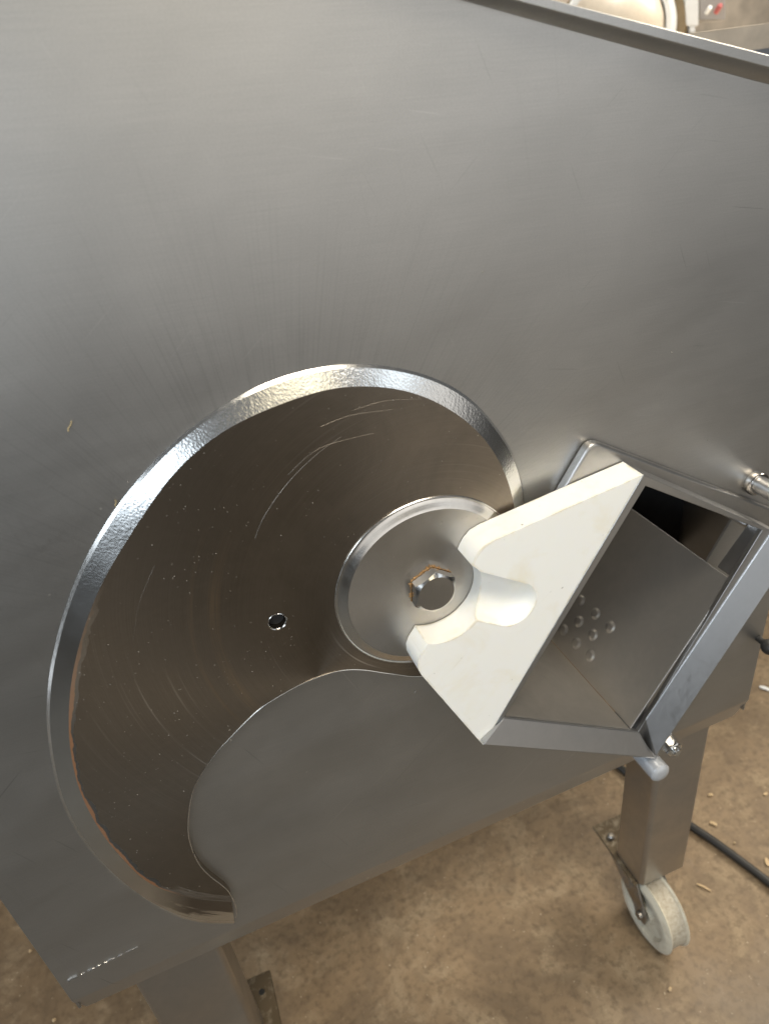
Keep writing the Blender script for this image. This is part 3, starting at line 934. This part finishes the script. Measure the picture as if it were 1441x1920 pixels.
# mounting plate behind the chute with a rounded corner
YP = -.0125
mp = [at(*p, YP) for p in ((1128, 858), (1500, 1010))]
A = Vector(P2(1110, 826, YP)); Bq = Vector(P2(1420, 944, YP)); Cq = Vector(P2(1058, 914, YP))
u1 = (Bq - A).normalized(); u2 = (Cq - A).normalized()
rad = .014
loop = [A + u1 * .42, ]
for k in range(11):
    t = k / 10
    loop.append((A + u1 * rad) * (1 - t) ** 2 + A * 2 * t * (1 - t) + (A + u2 * rad) * t * t)
loop += [A + u2 * .085, A + u2 * .085 + Vector((.03, -.01)), Vector((oTL.x + .012, oTL.y - .012)), Vector((A.x + u1.x * .42, (A + u1 * .42).y - .055))]
o = mesh_obj('mounting_plate', prism([[tuple(p) for p in loop]], YP, -.0002), STEEL, chute)
add_bevel(o, .0035, 4)

# rod with collar standing out of the panel at the right
rc = at(1412, 903, -.002)
rod = mesh_obj('support_rod', lathe_y([(0, -.10), (.0085, -.10), (.0105, -.098), (.0105, -.0), (0, 0)], rc, 40), BARM, machine, smooth=True)
mesh_obj('rod_collar', lathe_y([(.0106, -.011), (.0135, -.0105), (.0148, -.008), (.0148, -.002), (.0135, 0)], rc, 40), BOLT, rod, smooth=True)
# black ball knob by the right edge of the panel
kc = at(1441, 1213, -.02)
bm = lathe_y([(.011 * math.sin(math.pi * k / 12), kc.y - .011 * math.cos(math.pi * k / 12)) for k in range(11)] + [(.0045, kc.y + .012), (.0045, -.0002), (0, -.0002)], kc, 32)
mesh_obj('knob', bm, BLACK, machine, smooth=True)

# ------------------------------------------------------------------ legs and casters
def leg(x0, x1, y0, y1, ztop, zbot, slope=0.0):
    bm = bmesh.new()
    c = .006
    sec = [(x0 + c, y0), (x1 - c, y0), (x1, y0 + c), (x1, y1 - c), (x1 - c, y1), (x0 + c, y1), (x0, y1 - c), (x0, y0 + c)]
    f = [bm.verts.new((x, y, ztop)) for x, y in sec]; b = [bm.verts.new((x, y, zbot)) for x, y in sec]
    bm.faces.new(f); bm.faces.new(list(reversed(b)))
    for i in range(8):
        j = (i + 1) % 8; bm.faces.new((f[i], f[j], b[j], b[i]))
    return bm
ZL = -1.276
ym = .0225
add_bevel(mesh_obj('leg', leg(.552, .648, ym, .098, -.87, ZL - .0), STEEL, machine), .003, 3, 25)
add_bevel(mesh_obj('leg', leg(-.236, -.125, ym, .098, -.90, ZL), STEEL, machine), .003, 3, 25)

def caster(cx, cy, mirror=1):
    """swivel caster: top plate behind the leg, fork, nylon wheel; (cx, cy) is the wheel's centre"""
    R_, Wd = .072, .050
    c = empty('caster', Vector((cx, cy, FZ)) - machine.location, machine)
    C0 = Vector((cx, cy, FZ + R_))
    Y0, Y1 = .032, .160
    X0, X1 = (cx - .040, cx + .052)
    zt = ZL - .001
    p = mesh_obj('top_plate', box(X0, X1, Y0, Y1, zt - .006, zt), CASTP, c); add_bevel(p, .002, 2)
    for (bx, by) in ((X0 + .018, Y1 - .035), (X0 + .046, Y1 - .042), (X0 + .046, Y1 - .066), (X1 - .02, Y1 - .03)):
        bm = lathe_axis([(0, .0006), (.0048, .0006), (.0052, .0004), (.0052, 0)], (bx, by, zt), (0, 0, 1), 20)
        mesh_obj('bolt_hole', bm, BLACK, c)
    bm = lathe_axis([(.0065, 0), (.0065, .006), (.004, .009), (0, .0092)], (X0 + .018, Y1 - .035, zt), (0, 0, 1), 16)
    mesh_obj('plate_bolt', bm, FORK, c, smooth=True)
    for sx in (-1, 1):
        xo = cx + sx * (Wd / 2 + .0035)
        q = [(Y1 - .012, zt - .006), (Y0 + .01, zt - .006), (cy - .016, C0.z + .010), (cy - .013, C0.z - .014), (cy + .010, C0.z - .017), (cy + .022, C0.z + .004)]
        bm = hexa([(xo - .002, y, z) for y, z in q], [(xo + .002, y, z) for y, z in q])
        o = mesh_obj('fork', bm, FORK, c); add_bevel(o, .0012, 2)
    ax = lathe_axis([(0, -Wd / 2 - .011), (.0075, -Wd / 2 - .011), (.0085, -Wd / 2 - .009), (.0085, -Wd / 2 - .005), (.004, -Wd / 2 - .005), (.004, Wd / 2 + .005), (.0085, Wd / 2 + .005), (.0085, Wd / 2 + .009), (0, Wd / 2 + .009)], C0, (1, 0, 0), 24)
    mesh_obj('axle', ax, FORK, c, smooth=True)
    h = Wd / 2
    wp = [(.010, -h + .001), (.020, -h + .001), (.023, -h + .008), (.046, -h + .009), (.050, -h + .0015), (.058, -h), (.0625, -h + .0015), (R_, -h + .0065), (R_ - .003, -h + .010)]
    wh = mesh_obj('wheel', lathe_axis(wp, C0, (1, 0, 0), 64), TYRE, c, smooth=True, angle=40)
    wp = [(R_ - .003, h - .010), (R_, h - .0065), (.0625, h - .0015), (.058, h), (.050, h - .0015), (.046, h - .009), (.023, h - .008), (.020, h - .001), (.010, h - .001)]
    mesh_obj('rim', lathe_axis(wp, C0, (1, 0, 0), 64), TYRE, wh, smooth=True, angle=40)
    wp = [(R_ - .0031, -h + .0095), (R_ - .0045, -h + .012), (R_ - .0045, h - .012), (R_ - .0031, h - .0095)]
    mesh_obj('tread', lathe_axis(wp, C0, (1, 0, 0), 64), TREAD, wh, smooth=True, angle=40)
    return c
caster(.585, .018)
caster(-.150, .012)

# ------------------------------------------------------------------ cable and crumbs
cp = [(1140, 1420), (1178, 1452), (1195, 1462), (1235, 1500), (1290, 1545), (1330, 1572), (1385, 1612), (1441, 1655), (1520, 1720), (1600, 1800)]
cpts = [atz(a, b, FZ + .009) for a, b in cp]
o = mesh_obj('power_cable', tube(catmull(cpts, 60), .008, 12), BLACK, None, smooth=True)
tag(o, 'black rubber cable lying on the floor behind the right leg', 'cable')

def chip(px, py, L, Wd, ang, label, mat=CHIP, name='wood_chip', group='wood chips scattered on the floor'):
    c = atz(px, py, FZ)
    bm = bmesh.new()
    n = 5
    T = .0022
    rows = []
    for i in range(n + 1):
        t = i / n
        x = (t - .5) * L * .8
        w = Wd * .5 * (.55 + .45 * math.sin(math.pi * min(1, max(0, t * 1.0 + .05)))) * random.uniform(.8, 1.15)
        z = .0015 + .002 * math.sin(math.pi * t) * random.random()
        rows.append([bm.verts.new((x, -w, z)), bm.verts.new((x, w, z + random.uniform(0, .001))), bm.verts.new((x, w, z + T)), bm.verts.new((x, -w, z + T))])
    for A_, B_ in zip(rows, rows[1:]):
        for k in range(4):
            j = (k + 1) % 4
            bm.faces.new((A_[k], A_[j], B_[j], B_[k]))
    bm.faces.new(rows[0]); bm.faces.new(list(reversed(rows[-1])))
    o = mesh_obj(name, bm, mat)
    o.location = c; o.rotation_euler = (0, 0, ang)
    tag(o, label, 'wood chip' if group else 'scrap', group)
    return o
chip(1336, 1546, .018, .008, -.9, 'pale wood chip on the floor beside the leg, above the cable')
chip(1331, 1492, .013, .007, -.3, 'small wood chip on the floor at the upper part of the right leg')
chip(1434, 1490, .012, .006, .2, 'small pale wood chip on the floor near the right picture edge')
chip(1437, 1618, .020, .009, 1.1, 'pale wood chip just above the cable at the right edge')
chip(1318, 1665, .034, .0035, -1.0, 'thin pale splinter on the floor below the cable, right of the wheel')
chip(1255, 1856, .008, .006, .4, 'tiny white chip on the floor below the caster wheel')
chip(1376, 1582, .006, .004, .4, 'tiny wood chip next to the middle of the cable')
chip(58, 1785, .007, .005, .4, 'tiny pale chip on the floor left of the panel')
chip(103, 1914, .008, .006, .8, 'tiny pale chip at the lower left corner of the floor')
o = chip(1432, 1292, .030, .010, -1.0, 'short pale and blue stub lying on the floor at the right edge', WPAINT, 'stub', None)

# crumbs and dust lying on blade, hub and panel
bm = bmesh.new()
def flake(c, L, w, a, th=.0004, hue=0):
    d_ = Vector((math.cos(a), 0, math.sin(a))); n_ = Vector((-math.sin(a), 0, math.cos(a)))
    p = [c + d_ * L * .5, c + n_ * w * .5, c - d_ * L * .5, c - n_ * w * .5]
    v1 = [bm.verts.new(q + Vector((0, -th, 0))) for q in p]; v0 = [bm.verts.new(q) for q in p]
    bm.faces.new(v1)
    for i in range(4):
        j = (i + 1) % 4; bm.faces.new((v1[i], v1[j], v0[j], v0[i]))
def in_blade(px, py):
    pts_ = inner_px + tip_px[3:-1]
    ins = False; n_ = len(pts_); j = n_ - 1
    for i in range(n_):
        xi, yi = pts_[i]; xj, yj = pts_[j]
        if (yi > py) != (yj > py) and px < (xj - xi) * (py - yi) / (yj - yi) + xi: ins = not ins
        j = i
    return ins
cnt = 0
while cnt < 300:
    px = random.uniform(120, 980); py = random.uniform(720, 1700)
    if not in_blade(px, py): continue
    if noise.noise(Vector((px * .006, py * .006, 0))) < random.uniform(-.35, .3): continue
    w = at(px, py, YB)
    rr = math.hypot(w.x - hub.x, w.z - hub.z)
    if rr > .084 and rr < .1: continue
    y = YB - .00005 if rr > .1 else hb - HT - .0001
    if rr < .024: continue
    w.y = y
    L = random.choice((.0005, .0006, .0008, .0012))
    flake(w, L, L * random.uniform(.4, 1), random.uniform(0, 3.1), .0002)
    cnt += 1
for px, py, L in ((433, 1387, .003), (778, 1297, .004), (904, 510, .0025), (590, 497, .0015), (1258, 661, .003), (1325, 825, .002), (797, 1598, .002), (240, 903, .002)):
    w = at(px, py, -.0001 if px != 433 else YB - .0001); flake(w, L, L * .4, random.uniform(0, 3), .0005)
o = mesh_obj('dust_specks', bm, DUST)
tag(o, 'pale dust and sawdust specks clinging to blade, hub and panel', kind='stuff')
for px, py, L, a, lab in ((131, 799, .009, 1.0, 'thin straw coloured sliver stuck on the panel left of the blade'), (217, 944, .007, 1.35, 'straw sliver stuck at the outer rim of the blade')):
    w = at(px, py, -.0002)
    bm = tube([w + Vector((math.cos(a) * L * t + .0006 * math.sin(t * 7), -.0006 - .0006 * math.sin(3 * t), math.sin(a) * L * t)) for t in (-.5, -.2, .1, .35, .5)], .0005, 6)
    o = mesh_obj('straw_sliver', bm, STRAW, smooth=True); tag(o, lab, 'sliver')

# ------------------------------------------------------------------ things beyond the machine
def far(px, py, dist):
    r = ray(px, py); return CAM + r * (dist / r.length)
zt = far(1299, 62, 2.8).z          # height of the table top
c = far(1150, 80, 2.8); c.z = max(c.z, zt + .02)
vessel = empty('steel_vessel', (c.x, c.y, zt)); tag(vessel, 'beige rounded vessel with white flange ring, blurred beyond the panel', 'vessel')
axv = ((CAM - c).normalized() + Vector((-.35, 0, .25))).normalized()
dome = [(.151 * math.sin(math.pi / 2 * k / 10), .147 * math.cos(math.pi / 2 * k / 10)) for k in range(11)] + [(.151, -.07), (0, -.07)]
mesh_obj('body', lathe_axis(dome, c, axv, 48), BEIGE, vessel, smooth=True)
mesh_obj('flange', lathe_axis([(.151, -.017), (.157, .011), (.171, .014), (.183, .006), (.183, -.017), (.151, -.017)], c, axv, 48), WPAINT, vessel, smooth=True)
mesh_obj('band', lathe_axis([(.151, -.028), (.204, -.028), (.210, -.049), (.204, -.105), (.14, -.112)], c, axv, 48), BROWN, vessel, smooth=True)
mesh_obj('stand', box(c.x - .04, c.x + .04, c.y - .0, c.y + .08, zt + .0005, c.z - .05) if c.z - .05 > zt + .002 else box(c.x - .04, c.x + .04, c.y + .02, c.y + .08, zt + .0005, zt + .02), GPAINT, vessel)
# bench carrying the things
q1 = far(1297, -40, 2.8); q2 = far(1299, 48, 2.8)
post = empty('white_cabinet', (q2.x, q2.y, q2.z - .03)); tag(post, 'narrow white cabinet with grey control panel and red switch, blurred at the top right', 'control cabinet')
def facing_box(pxa, pya, pxb, pyb, dist, th, name, mat, parent):
    A_ = far(pxa, pya, dist); B_ = far(pxb, pya, dist); C_ = far(pxb, pyb, dist); D_ = far(pxa, pyb, dist)
    f = Vector((RX[2], RY[2], 0)).normalized() * th
    o = mesh_obj(name, hexa([A_, B_, C_, D_], [A_ + f, B_ + f, C_ + f, D_ + f]), mat, parent); add_bevel(o, .004, 3); return o
facing_box(1284, -60, 1309, 49, 2.8, .14, 'post', WPAINT, post)
facing_box(1292, 49, 1303, 62, 2.8, .04, 'foot', WPAINT, post)
facing_box(1310, -60, 1360, 38, 2.84, .11, 'control_panel', GPAINT, post)
kk = far(1345, 17, 2.8)
mesh_obj('red_switch', lathe_axis([(0, -.017), (.006, -.017), (.008, -.013), (.008, .012), (0, .012)], kk, (Vector((RX[2], RY[2], RZ[2]))), 20), RED, post, smooth=True)
kk = far(1327, 19, 2.8)
mesh_obj('white_switch', lathe_axis([(0, -.014), (.005, -.014), (.006, -.011), (.006, .012), (0, .012)], kk, (Vector((RX[2], RY[2], RZ[2]))), 20), WPAINT, post, smooth=True)
# pale machine table on which they stand
tb = Vector((1.6, 1.7, 0))
table = empty('pale_steel_table', (tb.x, tb.y + .2, FZ)); tag(table, 'pale stainless table far behind the panel carrying the white cabinet', 'table')
mesh_obj('table_top', box(.3, 3.6, .72, 2.6, zt - .04, zt - .001), TABLE, table)
mesh_obj('backboard', box(.3, 3.6, 2.601, 2.63, zt - .04, .45), TABLE, table)
for x, y in ((.36, .8), (3.5, .8), (.36, 2.5), (3.5, 2.5)):
    mesh_obj('leg', box(x - .03, x + .03, y - .03, y + .03, FZ, zt - .041), SHELL, table)
